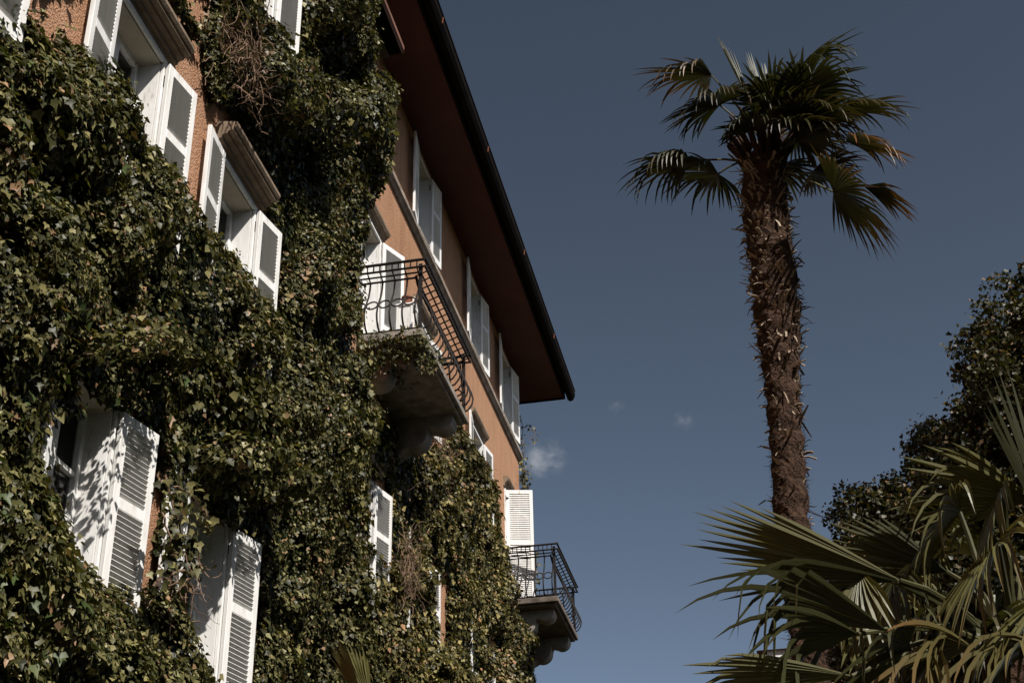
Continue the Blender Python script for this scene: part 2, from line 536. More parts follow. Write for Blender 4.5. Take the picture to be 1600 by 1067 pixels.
def make_balcony(y0, y1, xo, zt, slabmat, name_lab):
    slab = MB()
    slab.box(.002, xo, y0, y1, zt - .10, zt)
    slab.box(.002, xo - .05, y0 + .05, y1 - .05, zt - .14, zt - .101)
    b = slab.build('balcony', M[slabmat], house, bevel=.012)
    b['label'] = name_lab
    # corbels: stepped scrolls
    pf = [(0, zt - .142), (xo - .12, zt - .142), (xo - .11, zt - .19)]
    pf += arc((xo - .26, zt - .20), .15, 0, -math.pi * .70, 9)
    pf += [(xo - .42, zt - .30), (xo - .44, zt - .36)]
    pf += arc((xo - .62, zt - .38), .18, 0, -math.pi * .62, 9)
    pf += [(.10, zt - .62), (0, zt - .72)]
    for yy in (y0 + .22, y1 - .42):
        MB().prism_y([(x if x > 0 else -.003, z) for x, z in pf], yy, yy + .26).build('corbel', M['corbel'], b, bevel=.008)
    # railing
    H = .93
    zt2 = zt + H
    e = .05
    xa, ya, yb = xo - e, y0 + e, y1 - e            # foot line
    fl = .07                                        # flare of the handrail
    def loop(z, off, r, name, n=6):
        pts = [(.01, ya - off, z), (xa + off, ya - off, z), (xa + off, yb + off, z), (.01, yb + off, z)]
        mm = MB()
        for p, q in zip(pts, pts[1:]):
            d = (Vector(q) - Vector(p)).normalized() * r
            mm.tube([Vector(p) - d, Vector(q) + d], r, n)
        return mm.build(name, M['iron'], b)
    loop(zt2, fl, .018, 'handrail', 8)
    loop(zt2 - .10, fl, .014, 'rail')
    loop(zt2 - .13, fl - .07, .011, 'rail')
    loop(zt2 - .155, fl - .14, .013, 'rail')
    loop(zt + .03, 0, .014, 'rail')
    # baluster: S-curve with belly (local: outwards = +X)
    prof = [(0, .03), (.07, .06), (.12, .13), (.135, .21), (.11, .31), (.05, .43), (-.02, .56), (-.05, .66), (-.065, .74), (fl - .14, H - .155)]
    bm = MB().tube([(p, 0, z) for p, z in prof], .012, 5).mesh('baluster', M['iron'], smooth=True)
    # ring between balusters
    rr = .068
    ringpts = [(.082 - (math.sin(a) * rr) * .45, rr * math.cos(a), .36 + rr * math.sin(a)) for a in [2 * math.pi * k / 14 for k in range(15)]]
    rm = MB().tube(ringpts, .010, 5, cap=False).mesh('ring', M['iron'], smooth=True)
    sb = MB().box(fl - .006, fl + .006, -.007, .007, H - .10, H).mesh('spacer', M['iron'])
    tb = MB().tube([(fl, 0, H - .10), (fl - .145, 0, H - .155)], .009, 5).mesh('tie', M['iron'])
    def run(p, q, outrot):
        L = (Vector(q) - Vector(p)).length
        n = max(2, int(round(L / .145)))
        for k in range(n + 1):
            c = Vector(p).lerp(Vector(q), k / n)
            link('baluster', bm, b, (c.x, c.y, zt), (0, 0, outrot))
            link('tie', tb, b, (c.x, c.y, zt), (0, 0, outrot))
            if k < n:
                c2 = Vector(p).lerp(Vector(q), (k + .5) / n)
                link('ring', rm, b, (c2.x, c2.y, zt), (0, 0, outrot))
        n2 = n * 2
        for k in range(n2 + 1):
            c = Vector(p).lerp(Vector(q), k / n2)
            link('spacer', sb, b, (c.x, c.y, zt), (0, 0, outrot))
    run((.08, ya, 0), (xa - .03, ya, 0), -math.pi / 2)
    run((xa, ya + .04, 0), (xa, yb - .04, 0), 0)
    run((.08, yb, 0), (xa - .03, yb, 0), math.pi / 2)
    for yy in (ya, yb):
        MB().box(xa - .02, xa + .02, yy - .02, yy + .02, zt, zt2 - .02).build('corner_post', M['iron'], b)
    return b

make_balcony(13.72, 16.05, .92, 10.12, 'slabc', 'pale balcony slab with iron railing beside the ivy column')
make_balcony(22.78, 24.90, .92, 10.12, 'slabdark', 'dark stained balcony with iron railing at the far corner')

# terracotta pot on the first balcony
pot = MB()
pr = [(.0, .0), (.07, .0), (.095, .17), (.11, .17), (.11, .20), (.095, .20), (.09, .18), (0, .18)]
n = 16
for (r, z) in pr: pot.v += [(r * math.cos(2 * math.pi * k / n), r * math.sin(2 * math.pi * k / n), z) for k in range(n)]
for i in range(len(pr) - 1):
    for k in range(n):
        pot.f.append((i * n + k, i * n + (k + 1) % n, (i + 1) * n + (k + 1) % n, (i + 1) * n + k))
po = pot.build('flower_pot', M['terracotta'])
po.location = (.50, 14.5, 10.92)
po.scale = (.62, .62, .7)
tag(po, 'small terracotta pot on stand at the near balcony beside white shutter', 'flower pot')
std = empty('plant_stand', (.50, 14.5, 10.12))
tag(std, 'white stand carrying the terracotta pot on the near balcony', 'plant stand')
MB().box(-.11, .11, -.11, .11, .77, .798).build('top', M['white'], std)
for sx in (-1, 1):
    for sy in (-1, 1):
        MB().box(sx * .09 - .012, sx * .09 + .012, sy * .09 - .012, sy * .09 + .012, 0, .77).build('leg', M['white'], std)
MB().box(-.075, .075, -.095, -.085, .05, .74).build('panel', M['white'], std)

# ---- curtains behind the two lower windows and the two upper ones
def curtain(o, xp, lab):
    y0, y1, z0, z1 = o
    m = MB()
    n = 60
    for k in range(n + 1):
        yy = y0 + .02 + (y1 - y0 - .04) * k / n
        xx = xp - .34 + .018 * math.sin(k * .95) + .008 * math.sin(k * 2.3 + 1)
        m.v += [(xx, yy, z0 + .02), (xx, yy, z1 - .02)]
    for k in range(n): m.f.append((2 * k, 2 * k + 2, 2 * k + 3, 2 * k + 1))
    tag(m.build('curtain', M['curtain'], smooth=True), lab, 'curtain', 'curtains behind the panes')
curtain(wing_open[3], WX, 'white curtain behind the panes of the lower window at the left edge')
curtain(wing_open[4], WX, 'white curtain behind the panes of the lower window crossed by an ivy branch')
curtain(wing_open[2], WX, 'white curtain behind the panes of the upper window under the shaded cornice')

# ------------------------------------------------------------------ ivy
def inpoly(poly, Y, Z):
    inside = np.zeros(Y.shape, bool)
    n = len(poly)
    for i in range(n):
        y1, z1 = poly[i]; y2, z2 = poly[(i + 1) % n]
        if z1 == z2: continue
        c = ((z1 > Z) != (z2 > Z)) & (Y < (y2 - y1) * (Z - z1) / (z2 - z1) + y1)
        inside ^= c
    return inside

def P2(pts, X):
    r = []
    for p in pts:
        q = on_x(p[0], p[1], X)
        r.append((q.y, q.z))
    return r

def vnoise(Y, Z, s, seed):
    r = np.random.default_rng(seed)
    G = r.random((128, 128))
    a, b = Y / s, Z / s
    i, j = np.floor(a).astype(int), np.floor(b).astype(int)
    u, v = a - i, b - j
    u = u * u * (3 - 2 * u); v = v * v * (3 - 2 * v)
    i %= 128; j %= 128
    i1, j1 = (i + 1) % 128, (j + 1) % 128
    return (G[i, j] * (1 - u) + G[i1, j] * u) * (1 - v) + (G[i, j1] * (1 - u) + G[i1, j1] * u) * v

LEAF8 = (np.array([(0, 0, 0), (-.08, -.30, .05), (.30, -.52, .02), (.45, -.22, .04), (1, 0, -.10), (.45, .22, .04), (.30, .52, .02), (-.08, .30, .05), (.38, 0, -.07)]),
         np.array([(8, 0, 1), (8, 1, 2), (8, 2, 3), (8, 3, 4), (8, 4, 5), (8, 5, 6), (8, 6, 7), (8, 7, 0)]))
LEAF4 = (np.array([(0, 0, 0), (.28, -.46, .04), (1, 0, -.08), (.28, .46, .04), (.38, 0, -.08)]),
         np.array([(4, 0, 1), (4, 1, 2), (4, 2, 3), (4, 3, 0)]))

def leaves_mesh(name, pos, nrm, tip, size, col, tmpl, mat, off=(0, 0, 0)):
    V, F = tmpl
    N = len(pos)
    nrm = nrm / np.linalg.norm(nrm, axis=1, keepdims=True)
    tip = tip - nrm * np.sum(tip * nrm, axis=1, keepdims=True)
    tip = tip / (np.linalg.norm(tip, axis=1, keepdims=True) + 1e-9)
    sd_ = np.cross(nrm, tip)
    co = (pos[:, None, :] - np.array(off) + size[:, None, None] * (V[None, :, 0:1] * tip[:, None, :] + V[None, :, 1:2] * sd_[:, None, :] + V[None, :, 2:3] * nrm[:, None, :]))
    nv = len(V)
    fc = (F[None] + (np.arange(N) * nv)[:, None, None]).reshape(-1, 3)
    me = bpy.data.meshes.new(name)
    me.vertices.add(N * nv)
    me.vertices.foreach_set('co', co.astype(np.float32).ravel())
    nf = len(fc)
    me.loops.add(nf * 3)
    me.loops.foreach_set('vertex_index', fc.astype(np.int32).ravel())
    me.polygons.add(nf)
    me.polygons.foreach_set('loop_start', np.arange(0, nf * 3, 3, dtype=np.int32))
    a = me.color_attributes.new('tint', 'FLOAT_COLOR', 'POINT')
    cc = np.ones((N, nv, 4), np.float32)
    cc[:, :, :3] = col[:, None, :]
    a.data.foreach_set('color', cc.ravel())
    me.materials.append(mat)
    me.update(calc_edges=True)
    me.validate()
    return me

def ivy_colors(N, Y, Z, seed):
    r = np.random.default_rng(seed)
    u = r.random(N)[:, None]
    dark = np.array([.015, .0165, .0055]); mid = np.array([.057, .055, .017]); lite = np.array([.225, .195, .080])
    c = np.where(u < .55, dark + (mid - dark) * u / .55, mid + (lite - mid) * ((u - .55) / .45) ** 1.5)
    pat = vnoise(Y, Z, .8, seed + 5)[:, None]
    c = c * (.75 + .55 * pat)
    br = r.random(N) < .035 + .10 * (vnoise(Y, Z, .55, seed + 9) > .80)
    c[br] = np.array([.26, .16, .085]) * (.4 + .8 * r.random((br.sum(), 1)))
    pale = r.random(N) < .02
    c[pale] = np.array([.22, .21, .10])
    return c

def make_ivy(name, label, X, incl, excl, thin, y0, y1, z0, z1, dens, tmax, seed, big=0, near_y=0.0, lsize=.058, taper=.75, twigs=(), thick=(), tone=(1, 1, 1)):
    cell = .03
    gy = np.arange(y0, y1, cell) + cell / 2
    gz = np.arange(z0, z1, cell) + cell / 2
    Yg, Zg = np.meshgrid(gy, gz, indexing='ij')
    wob = .085
    Yw = Yg + (vnoise(Yg, Zg, .16, seed) - .5) * 2 * wob + (vnoise(Yg, Zg, .06, seed + 20) - .5) * .05
    Zw = Zg + (vnoise(Yg, Zg, .16, seed + 1) - .5) * 2 * wob + (vnoise(Yg, Zg, .06, seed + 21) - .5) * .05
    mask = np.zeros(Yg.shape, bool)
    for p in incl: mask |= inpoly(P2(p, X + .03), Yw, Zw)
    for p in excl: mask &= ~inpoly(P2(p, X + .03), Yw, Zw)
    th = np.zeros(Yg.shape, bool)
    for p in thin: th |= inpoly(P2(p, X + .03), Yw, Zw)
    # distance to the edge of the mass
    d = np.zeros(Yg.shape); cur = mask.copy()
    for it in range(22):
        d += cur * cell
        c2 = cur.copy()
        c2[1:] &= cur[:-1]; c2[:-1] &= cur[1:]; c2[:, :-1] &= cur[:, 1:]
        if it % 3 == 0: c2[:, 1:] &= cur[:, :-1]
        cur = c2
    lump = .50 * vnoise(Yg, Zg, .75, seed + 2) + .32 * vnoise(Yg, Zg, .34, seed + 3) + .18 * vnoise(Yg, Zg, .15, seed + 4)
    lump = np.clip((lump - .27) / .46, .02, 1.15)
    T = np.minimum(tmax * (.12 + .95 * lump ** 1.3), .05 + taper * d)
    # thin zones fade in
    tf = th.astype(float)
    for it in range(5):
        tf[1:-1, 1:-1] = (tf[1:-1, 1:-1] + tf[2:, 1:-1] + tf[:-2, 1:-1] + tf[1:-1, 2:] + tf[1:-1, :-2]) / 5
    T = T * (1 - tf) + np.minimum(T, .06) * tf
    kf = np.zeros(Yg.shape)
    for p in thick: kf = np.maximum(kf, inpoly(P2(p, X + .03), Yw, Zw).astype(float))
    for it in range(4):
        kf[1:-1, 1:-1] = (kf[1:-1, 1:-1] + kf[2:, 1:-1] + kf[:-2, 1:-1] + kf[1:-1, 2:] + kf[1:-1, :-2]) / 5
    T = np.where(mask, np.maximum(T, kf * (.46 + .26 * lump)), 0)
    gTy, gTz = np.gradient(T, cell)
    idx = np.argwhere(mask)
    r = np.random.default_rng(seed + 7)
    gap = vnoise(Yg, Zg, .22, seed + 12)
    wgt = np.clip((gap[mask] - .28) * 2.8, .05, 1)
    N = int(len(idx) * cell * cell * dens)
    pick = idx[r.choice(len(idx), N, p=wgt / wgt.sum())]
    ii, jj = pick[:, 0], pick[:, 1]
    Y = gy[ii] + (r.random(N) - .5) * cell
    Z = gz[jj] + (r.random(N) - .5) * cell
    t = T[ii, jj]
    dep = 1 - r.random(N) ** 1.6 * .85
    x = X + .012 + t * dep + r.normal(0, .014, N).clip(-.03, .06)
    stray = r.random(N) < .035
    x = x + stray * r.random(N) * .10
    x = np.maximum(x, X + .01)
    nrm = np.stack([np.full(N, 1.0), -gTy[ii, jj] * .8, -gTz[ii, jj] * .8], 1)
    nrm /= np.linalg.norm(nrm, axis=1, keepdims=True)
    nrm += np.array([0, -.05, .30]) + r.normal(0, .42, (N, 3))
    tip = np.stack([.35 * r.random(N), r.normal(0, .65, N), -np.ones(N)], 1)
    size = lsize * np.clip(r.lognormal(0, .42, N), .4, 2.1) * (.8 + .45 * vnoise(Y, Z, .9, seed + 31))
    col = ivy_colors(N, Y, Z, seed) * np.array(tone)
    pos = np.stack([x, Y, Z], 1)
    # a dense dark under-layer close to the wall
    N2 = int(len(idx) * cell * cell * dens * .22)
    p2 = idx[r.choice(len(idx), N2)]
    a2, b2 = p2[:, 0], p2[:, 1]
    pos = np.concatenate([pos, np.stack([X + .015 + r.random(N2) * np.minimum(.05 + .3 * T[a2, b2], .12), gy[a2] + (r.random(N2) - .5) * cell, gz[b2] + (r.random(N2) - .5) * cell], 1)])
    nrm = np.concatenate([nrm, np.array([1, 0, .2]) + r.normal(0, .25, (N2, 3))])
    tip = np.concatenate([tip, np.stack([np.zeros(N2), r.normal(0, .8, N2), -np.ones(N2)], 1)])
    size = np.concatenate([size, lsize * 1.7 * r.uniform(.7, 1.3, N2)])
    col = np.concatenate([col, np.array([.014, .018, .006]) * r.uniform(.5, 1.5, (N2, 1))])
    dep = np.concatenate([dep, np.zeros(N2)]); Y = pos[:, 1]; Z = pos[:, 2]; N += N2
    yc, zc = float(Y.mean()), 0.0
    root = empty(name, (X, yc, 0.0))
    tag(root, label, 'ivy')
    off = (X, yc, 0.0)
    order = np.argsort(-(size / np.sqrt((pos[:, 0] - CAM.x) ** 2 + pos[:, 1] ** 2 + (pos[:, 2] - CAM.z) ** 2)) * (dep > .85))
    used = np.zeros(N, bool)
    if big:
        # the largest-looking leaves as leaves of their own
        V, F = LEAF8
        tpl = leaves_mesh('leaf', np.zeros((1, 3)), np.array([[0, 0, 1.]]), np.array([[1., 0, 0]]), np.array([1.0]), np.array([[.05, .07, .022]]), LEAF8, M['ivy'])
        tpl2 = leaves_mesh('leaf', np.zeros((1, 3)), np.array([[0, 0, 1.]]), np.array([[1., 0, 0]]), np.array([1.0]), np.array([[.085, .10, .04]]), LEAF8, M['ivy'])
        tpl3 = leaves_mesh('leaf', np.zeros((1, 3)), np.array([[0, 0, 1.]]), np.array([[1., 0, 0]]), np.array([1.0]), np.array([[.25, .15, .08]]), LEAF8, M['ivy'])
        cand = [k for k in order[:big * 6] if 0 < 1][:big * 6:6]
        for k in cand[:big]:
            used[k] = True
            n_ = Vector(nrm[k]).normalized(); t_ = Vector(tip[k]); t_ = (t_ - n_ * t_.dot(n_)).normalized(); s_ = n_.cross(t_)
            q = random.random()
            o = bpy.data.objects.new('leaf', tpl3 if q < .05 else (tpl2 if q < .4 else tpl))
            COL.objects.link(o); o.parent = root
            s = float(size[k]) * 1.15
            m3 = Matrix((t_, s_, n_)).transposed().to_4x4()
            o.matrix_local = Matrix.Translation(Vector(pos[k]) - Vector(off)) @ m3 @ Matrix.Scale(s, 4)
    keep = ~used
    near = keep & (Y < near_y)
    far = keep & ~near
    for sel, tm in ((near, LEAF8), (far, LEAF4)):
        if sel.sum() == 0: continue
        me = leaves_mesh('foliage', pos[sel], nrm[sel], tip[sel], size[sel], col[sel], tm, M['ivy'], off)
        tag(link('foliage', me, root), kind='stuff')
    # climbing stems behind the leaves
    stm = MB()
    r2 = random.Random(seed)
    for k in range(int((y1 - y0) * 4)):
        yy, zz = r2.uniform(y0, y1), r2.uniform(z0, z1 - 1)
        pts = []
        for q in range(14):
            i, j = int((yy - y0) / cell), int((zz - z0) / cell)
            if not (0 <= i < len(gy) and 0 <= j < len(gz)) or not mask[i, j]: break
            pts.append((X + .012 + .2 * T[i, j] - off[0], yy - off[1], zz))
            yy += r2.gauss(0, .05); zz += r2.uniform(.06, .16)
        if len(pts) > 4:
            stm.tube(pts, [.011 * (1 - .6 * u / len(pts)) for u in range(len(pts))], 4)
    # tangles of bare twigs
    for (px, py, rad, cnt, lift) in twigs:
        c = on_x(px, py, X + lift)
        for k in range(cnt):
            p = Vector((c.x + r2.uniform(-.10, .06), c.y + r2.gauss(0, rad * .5), c.z + r2.gauss(0, rad * .6)))
            dd = Vector((r2.uniform(-.2, .6), r2.gauss(0, .8), r2.gauss(-.3, .8))).normalized()
            pts = []
            for q in range(8):
                pts.append(p - Vector(off))
                p = p + dd * r2.uniform(.025, .06)
                dd = (dd + Vector((r2.gauss(-.02, .22), r2.gauss(0, .33), r2.gauss(-.06, .33)))).normalized()
            r0 = r2.uniform(.002, .006)
            stm.tube(pts, [r0 * (1 - .06 * u) for u in range(8)], 4)
    tag(stm.build('stems', M['twig'], root), kind='stuff')
    return root

win_w0 = [(-60, -40), (32, -40), (24, 20), (10, 26), (-60, 22)]
bare1 = [(30, -40), (152, -40), (134, 92), (100, 74), (60, 60), (28, 22)]
win_w1 = [(140, -60), (230, -60), (312, 88), (292, 97), (303, 152), (284, 300), (262, 268), (228, 238), (208, 222), (197, 190), (186, 122), (160, 98), (128, 92)]
bare2 = [(265, -40), (338, -40), (318, 60), (322, 110), (332, 165), (326, 205), (312, 352), (300, 330), (284, 298), (303, 152), (292, 97), (312, 88)]
win_w2 = [(324, 168), (350, 160), (430, 290), (412, 332), (438, 378), (430, 488), (402, 470), (374, 432), (345, 385), (335, 372), (311, 352)]
win_l1 = [(105, 566), (190, 632), (250, 690), (243, 740), (220, 940), (165, 928), (128, 905), (108, 858), (76, 802), (48, 740), (52, 690), (74, 668), (118, 626), (108, 600)]
bare3 = [(238, 760), (256, 770), (250, 860), (240, 905), (216, 934)]
win_l2 = [(310, 775), (322, 780), (364, 825), (408, 858), (394, 1110), (330, 1110), (318, 1025), (284, 985), (268, 930), (262, 905), (258, 860), (262, 810), (280, 780)]
win_tl = [(398, -40), (468, -40), (464, 106), (444, 92), (436, 62), (424, 42), (400, 30)]
thinA = [(420, 236), (468, 226), (484, 330), (456, 420), (438, 490), (438, 378), (412, 332), (430, 290)]
thinB = [(120, 545), (215, 552), (282, 640), (285, 720), (262, 800), (240, 770), (247, 690), (190, 640), (118, 578)]
thinC = [(300, 752), (400, 742), (440, 850), (420, 1000), (400, 1010), (408, 858), (364, 825), (322, 780)]
thinD = [(466, -40), (486, -40), (490, 70), (464, 106)]

thickA = [(60, 520), (150, 500), (235, 560), (215, 600), (160, 560), (110, 566), (60, 580)]
thickB = [(270, 700), (350, 690), (420, 780), (400, 800), (350, 760), (300, 752)]
thickC = [(350, 70), (400, 80), (470, 160), (490, 260), (450, 250), (420, 205), (352, 140)]
thickD = [(465, -40), (500, -40), (500, 60), (480, 60)]
left_mass = [(-120, -60), (-120, 1300), (420, 1300), (430, 1067), (425, 900), (440, 780), (420, 620), (440, 520), (430, 488), (412, 340), (340, 150), (338, -60)]
column = [(338, -60), (565, -60), (550, 10), (555, 40), (570, 66), (568, 100), (594, 112), (606, 150), (594, 195), (606, 222), (582, 262), (578, 300), (556, 345), (546, 395), (542, 450), (542, 520), (548, 560), (544, 600), (566, 632), (594, 640), (574, 668), (550, 715), (536, 770), (540, 830), (566, 866), (580, 1067), (600, 1300), (420, 1300), (430, 1067), (425, 900), (440, 780), (420, 620), (440, 520), (430, 488), (412, 340), (340, 150)]
main_mass = [(636, 735), (655, 700), (672, 690), (686, 712), (692, 690), (716, 668), (724, 690), (738, 706), (752, 735), (768, 755), (776, 800), (783, 850), (790, 905), (784, 942), (800, 952), (826, 975), (818, 1010), (822, 1067), (830, 1300), (560, 1300), (575, 1000), (585, 880), (604, 866), (622, 850), (640, 800)]
dark_mass = [(560, 640), (650, 680), (650, 740), (640, 800), (622, 850), (604, 866), (560, 860)]

make_ivy('ivy', 'dense ivy mass around the nearest windows at the left edge', WX, [left_mass],
         [win_w0, bare1, win_w1, bare2, win_w2, win_l1, bare3, win_l2, win_tl], [thinA, thinB, thinC], 4.6, 11.4, 3.4, 10.6, 6600, .46, 101, big=300, near_y=6.4, lsize=.035, taper=.5, thick=[thickA, thickB, thickC],
         twigs=[(290, 900, .12, 26, .35)])
make_ivy('ivy', 'tall ivy column hanging at the wing corner left of the near balcony', WX, [column],
         [win_w2, win_tl], [thinA, thinC, thinD], 8.2, 13.4, 3.2, 13.2, 5600, .42, 202, lsize=.035, thick=[thickC, thickD],
         twigs=[(395, 100, .28, 130, .30), (360, 60, .2, 40, .2)])
make_ivy('ivy', 'ivy on the lower wall between the near and far balconies', 0, [main_mass, dark_mass],
         [[(655, 868), (700, 890), (698, 1022), (668, 1010)], [(750, 990), (778, 1000), (776, 1100), (752, 1100)], [(565, 742), (608, 752), (602, 864), (570, 850)]], [dark_mass],
         13.0, 25.0, 6.0, 11.9, 3600, .36, 303, lsize=.043, tone=(1.2, 1.1, 1.05),
         twigs=[(690, 720, .45, 150, .12), (640, 880, .4, 150, .3)])

# ------------------------------------------------------------------ fan palms
def mixc(a, b, t): return tuple(a[i] * (1 - t) + b[i] * t for i in range(3))
GREEN1, GREEN2, OLIVE, BROWN, ORANGE = (.016, .020, .007), (.030, .034, .011), (.085, .078, .026), (.15, .085, .035), (.24, .10, .035)

def fan_frond(hub, axis, Rr, nseg, spread, k1, k2, sbreak, rnd, roll=0.0, tipcol=BROWN, tipamt=.25, basec=None, wmax=.022, cup=.12):
    axis = axis.normalized()
    ref = Vector((0, 0, 1)) if abs(axis.z) < .93 else Vector((0, -1, 0))
    side = axis.cross(ref).normalized()
    nrm = side.cross(axis).normalized()
    if roll:
        q = Matrix.Rotation(roll, 3, axis)
        side = q @ side; nrm = q @ nrm
    segs = []
    dth = spread / (nseg - 1)
    for i in range(nseg):
        th = -spread / 2 + dth * i
        f = abs(th) / (spread / 2 + 1e-6)
        d = axis * math.cos(th) + side * math.sin(th) + nrm * (cup * abs(math.sin(th)) + rnd.gauss(0, .015))
        d.normalize()
        L = Rr * (1 - .28 * f * f) * rnd.uniform(.90, 1.06)
        lat = (-axis * math.sin(th) + side * math.cos(th)).normalized()
        ns = 8
        p = hub.copy()
        sb = sbreak * rnd.uniform(.8, 1.15)
        bk = k2 * (rnd.uniform(.9, 1.9) if rnd.random() < .55 else rnd.uniform(0, .35))
        rows = []
        base = basec or mixc(GREEN1, GREEN2, rnd.random())
        tc = mixc(base, tipcol, min(1, tipamt * rnd.uniform(.4, 1.8)))
        for s_i in range(ns + 1):
            s = s_i / ns
            wd = min(s * L * dth * .55 + .002, wmax * (1 if s < .55 else max(0, (1 - s) / .45) ** .75))
            up_ = d.cross(lat); up_ = -up_ if up_.dot(nrm) < 0 else up_
            up_.normalize()
            fold = .8 * wd
            c = mixc(base, tc, max(0, (s - .35) / .65) ** 1.4)
            rows.append((p - lat * wd + up_ * fold, p.copy(), p + lat * wd + up_ * fold, c))
            kk = k1 * .12 + (bk * .55 if s > sb else 0)
            d = (d + Vector((0, 0, -1)) * kk).normalized()
            lat = (lat - d * lat.dot(d)).normalized()
            p = p + d * (L / ns)
        m = MB()
        vs, cs = [], []
        for a, b, c_, col in rows:
            vs += [a, b, c_]; cs += [col] * 3
        fs = []
        for k in range(ns):
            o = 3 * k
            fs += [(o, o + 1, o + 4, o + 3), (o + 1, o + 2, o + 5, o + 4)]
        segs.append((vs, fs, cs))
    return segs

def petiole_pts(a, b, sag):
    return [a.lerp(b, t) + Vector((0, 0, sag * math.sin(math.pi * t))) for t in (0, .25, .5, .75, 1)]

# ---- the tall palm
PY = 9.8
base_pt = at(1278, 1067, PY); 
ppx = [(1193, 250, 37), (1194, 300, 41), (1198, 350, 42), (1204, 400, 41), (1210, 450, 42), (1215, 500, 42), (1219, 550, 37), (1222, 600, 32), (1226, 650, 32), (1230, 700, 31), (1233, 750, 31), (1236, 800, 32), (1241, 850, 32), (1248, 900, 31), (1256, 960, 31), (1264, 1020, 31), (1270, 1067, 32)]
tp = [(at(x, y, PY), .90 * r / (FPX / (at(x, y, PY) - CAM).length)) for x, y, r in ppx]
b0 = tp[-1][0]
tp.append((Vector((b0.x + .03, PY, b0.z * .5)), tp[-1][1] * 1.02))
tp.append((Vector((b0.x + .05, PY, -.05)), tp[-1][1] * 1.15))
palm = empty('palm_tree', (tp[-1][0].x, PY, 0))
poff = palm.location.copy()
tag(palm, 'tall shaggy fan palm with curved brown trunk against the sky', 'palm tree')
def trunk_mesh(tp, n=26, sub=8, amp=.10):
    m = MB(); rr = random.Random(5)
    path = []
    for i in range(len(tp) - 1):
        for k in range(sub):
            t = k / sub
            path.append((tp[i][0].lerp(tp[i + 1][0], t), tp[i][1] * (1 - t) + tp[i + 1][1] * t))
    path.append(tp[-1])
    rows = len(path)
    for j, (p, r) in enumerate(path):
        for k in range(n):
            a = 2 * math.pi * k / n
            q = r * (.90 + amp * (.6 * math.sin(j * .9 + 1.3 * math.sin(a * 2 + j * .11)) + rr.uniform(-.6, .6)))
            m.v.append((p.x + q * math.cos(a), p.y + q * math.sin(a), p.z))
    for j in range(rows - 1):
        for k in range(n):
            m.f.append((j * n + k, (j + 1) * n + k, (j + 1) * n + (k + 1) % n, j * n + (k + 1) % n))
    m.f.append(tuple(range(n)))
    return m, path
tm, tpath = trunk_mesh(tp)
trunk = tm.build('trunk', M['fibre'], palm, poff)
# hairy fibre
fb = MB(); rr = random.Random(8)
vis = [q for q in tpath if q[0].z > 2.5]
for k in range(5200):
    p, r = rr.choice(vis)
    a = rr.uniform(0, 2 * math.pi)
    o = Vector((math.cos(a), math.sin(a), 0))
    s = Vector((-math.sin(a), math.cos(a), 0))
    q = p + o * r * .92 + Vector((0, 0, rr.uniform(-.05, .05)))
    dirv = (o * rr.uniform(.1, .8) + s * rr.gauss(0, .9) + Vector((0, 0, rr.uniform(-1, .2)))).normalized()
    L = rr.uniform(.02, .065)
    wv = dirv.cross(o).normalized() * rr.uniform(.0012, .0035)
    fb.add([q - wv, q + wv, q + dirv * L], [(0, 1, 2)])
tag(fb.build('fibres', M['fibre'], trunk, poff), kind='stuff')
# old leaf bases
bl = []
for var in range(3):
    m = MB(); L = (.10, .14, .08)[var]; wv = (.017, .014, .02)[var]
    pr_ = [(0, 0, 1), (.35, .045, .95), (.7, .055, .8), (1, .03 + .02 * var, .75)]
    vs = []
    for t, lift, ws_ in pr_:
        x = L * t
        vs += [(x, -wv * ws_, lift * .6 - .004), (x, wv * ws_, lift * .6 - .004), (x, wv * ws_, lift * .6 + .004), (x, -wv * ws_, lift * .6 + .004)]
    fs = [(0, 1, 2, 3), (15, 14, 13, 12)]
    for k in range(3):
        for e in range(4): fs.append((4 * k + e, 4 * k + 4 + e, 4 * k + 4 + (e + 1) % 4, 4 * k + (e + 1) % 4))
    m.add(vs, fs)
    bl.append(m.mesh('leaf_base', M['boot']))
zs_top = tp[0][0].z
fk = MB()
for k in range(900):
    p, r = rr.choice(vis)
    hgt = (p.z - tp[10][0].z) / (zs_top - tp[10][0].z)
    if p.z > zs_top - .1 or rr.random() > max(.06, min(1, .15 + hgt * 1.1)): continue
    a = rr.uniform(0, 2 * math.pi)
    o = Vector((math.cos(a), math.sin(a), 0)); sd2 = Vector((-math.sin(a), math.cos(a), 0))
    q = p + o * r * .84 + Vector((0, 0, rr.uniform(-.04, .04)))
    d1 = (o * rr.uniform(.35, 1.0) + sd2 * rr.gauss(0, .25) + Vector((0, 0, rr.uniform(-.9, .9)))).normalized()
    d2 = (d1 + Vector((0, 0, rr.uniform(-.9, .4))) + sd2 * rr.gauss(0, .2)).normalized()
    L = rr.uniform(.035, .085); wv = d1.cross(Vector((0, 0, 1)))
    wv = (wv.normalized() if wv.length > .01 else sd2) * rr.uniform(.005, .014)
    m1 = q + d1 * L; m2 = m1 + d2 * L * rr.uniform(.4, 1)
    fk.add([q - wv, q + wv, m1 + wv * .9, m1 - wv * .9, m2 + wv * .6, m2 - wv * .5], [(0, 1, 2, 3), (3, 2, 4, 5)])
tag(fk.build('flakes', M['boot'], trunk, poff), kind='stuff')
cnt = 0
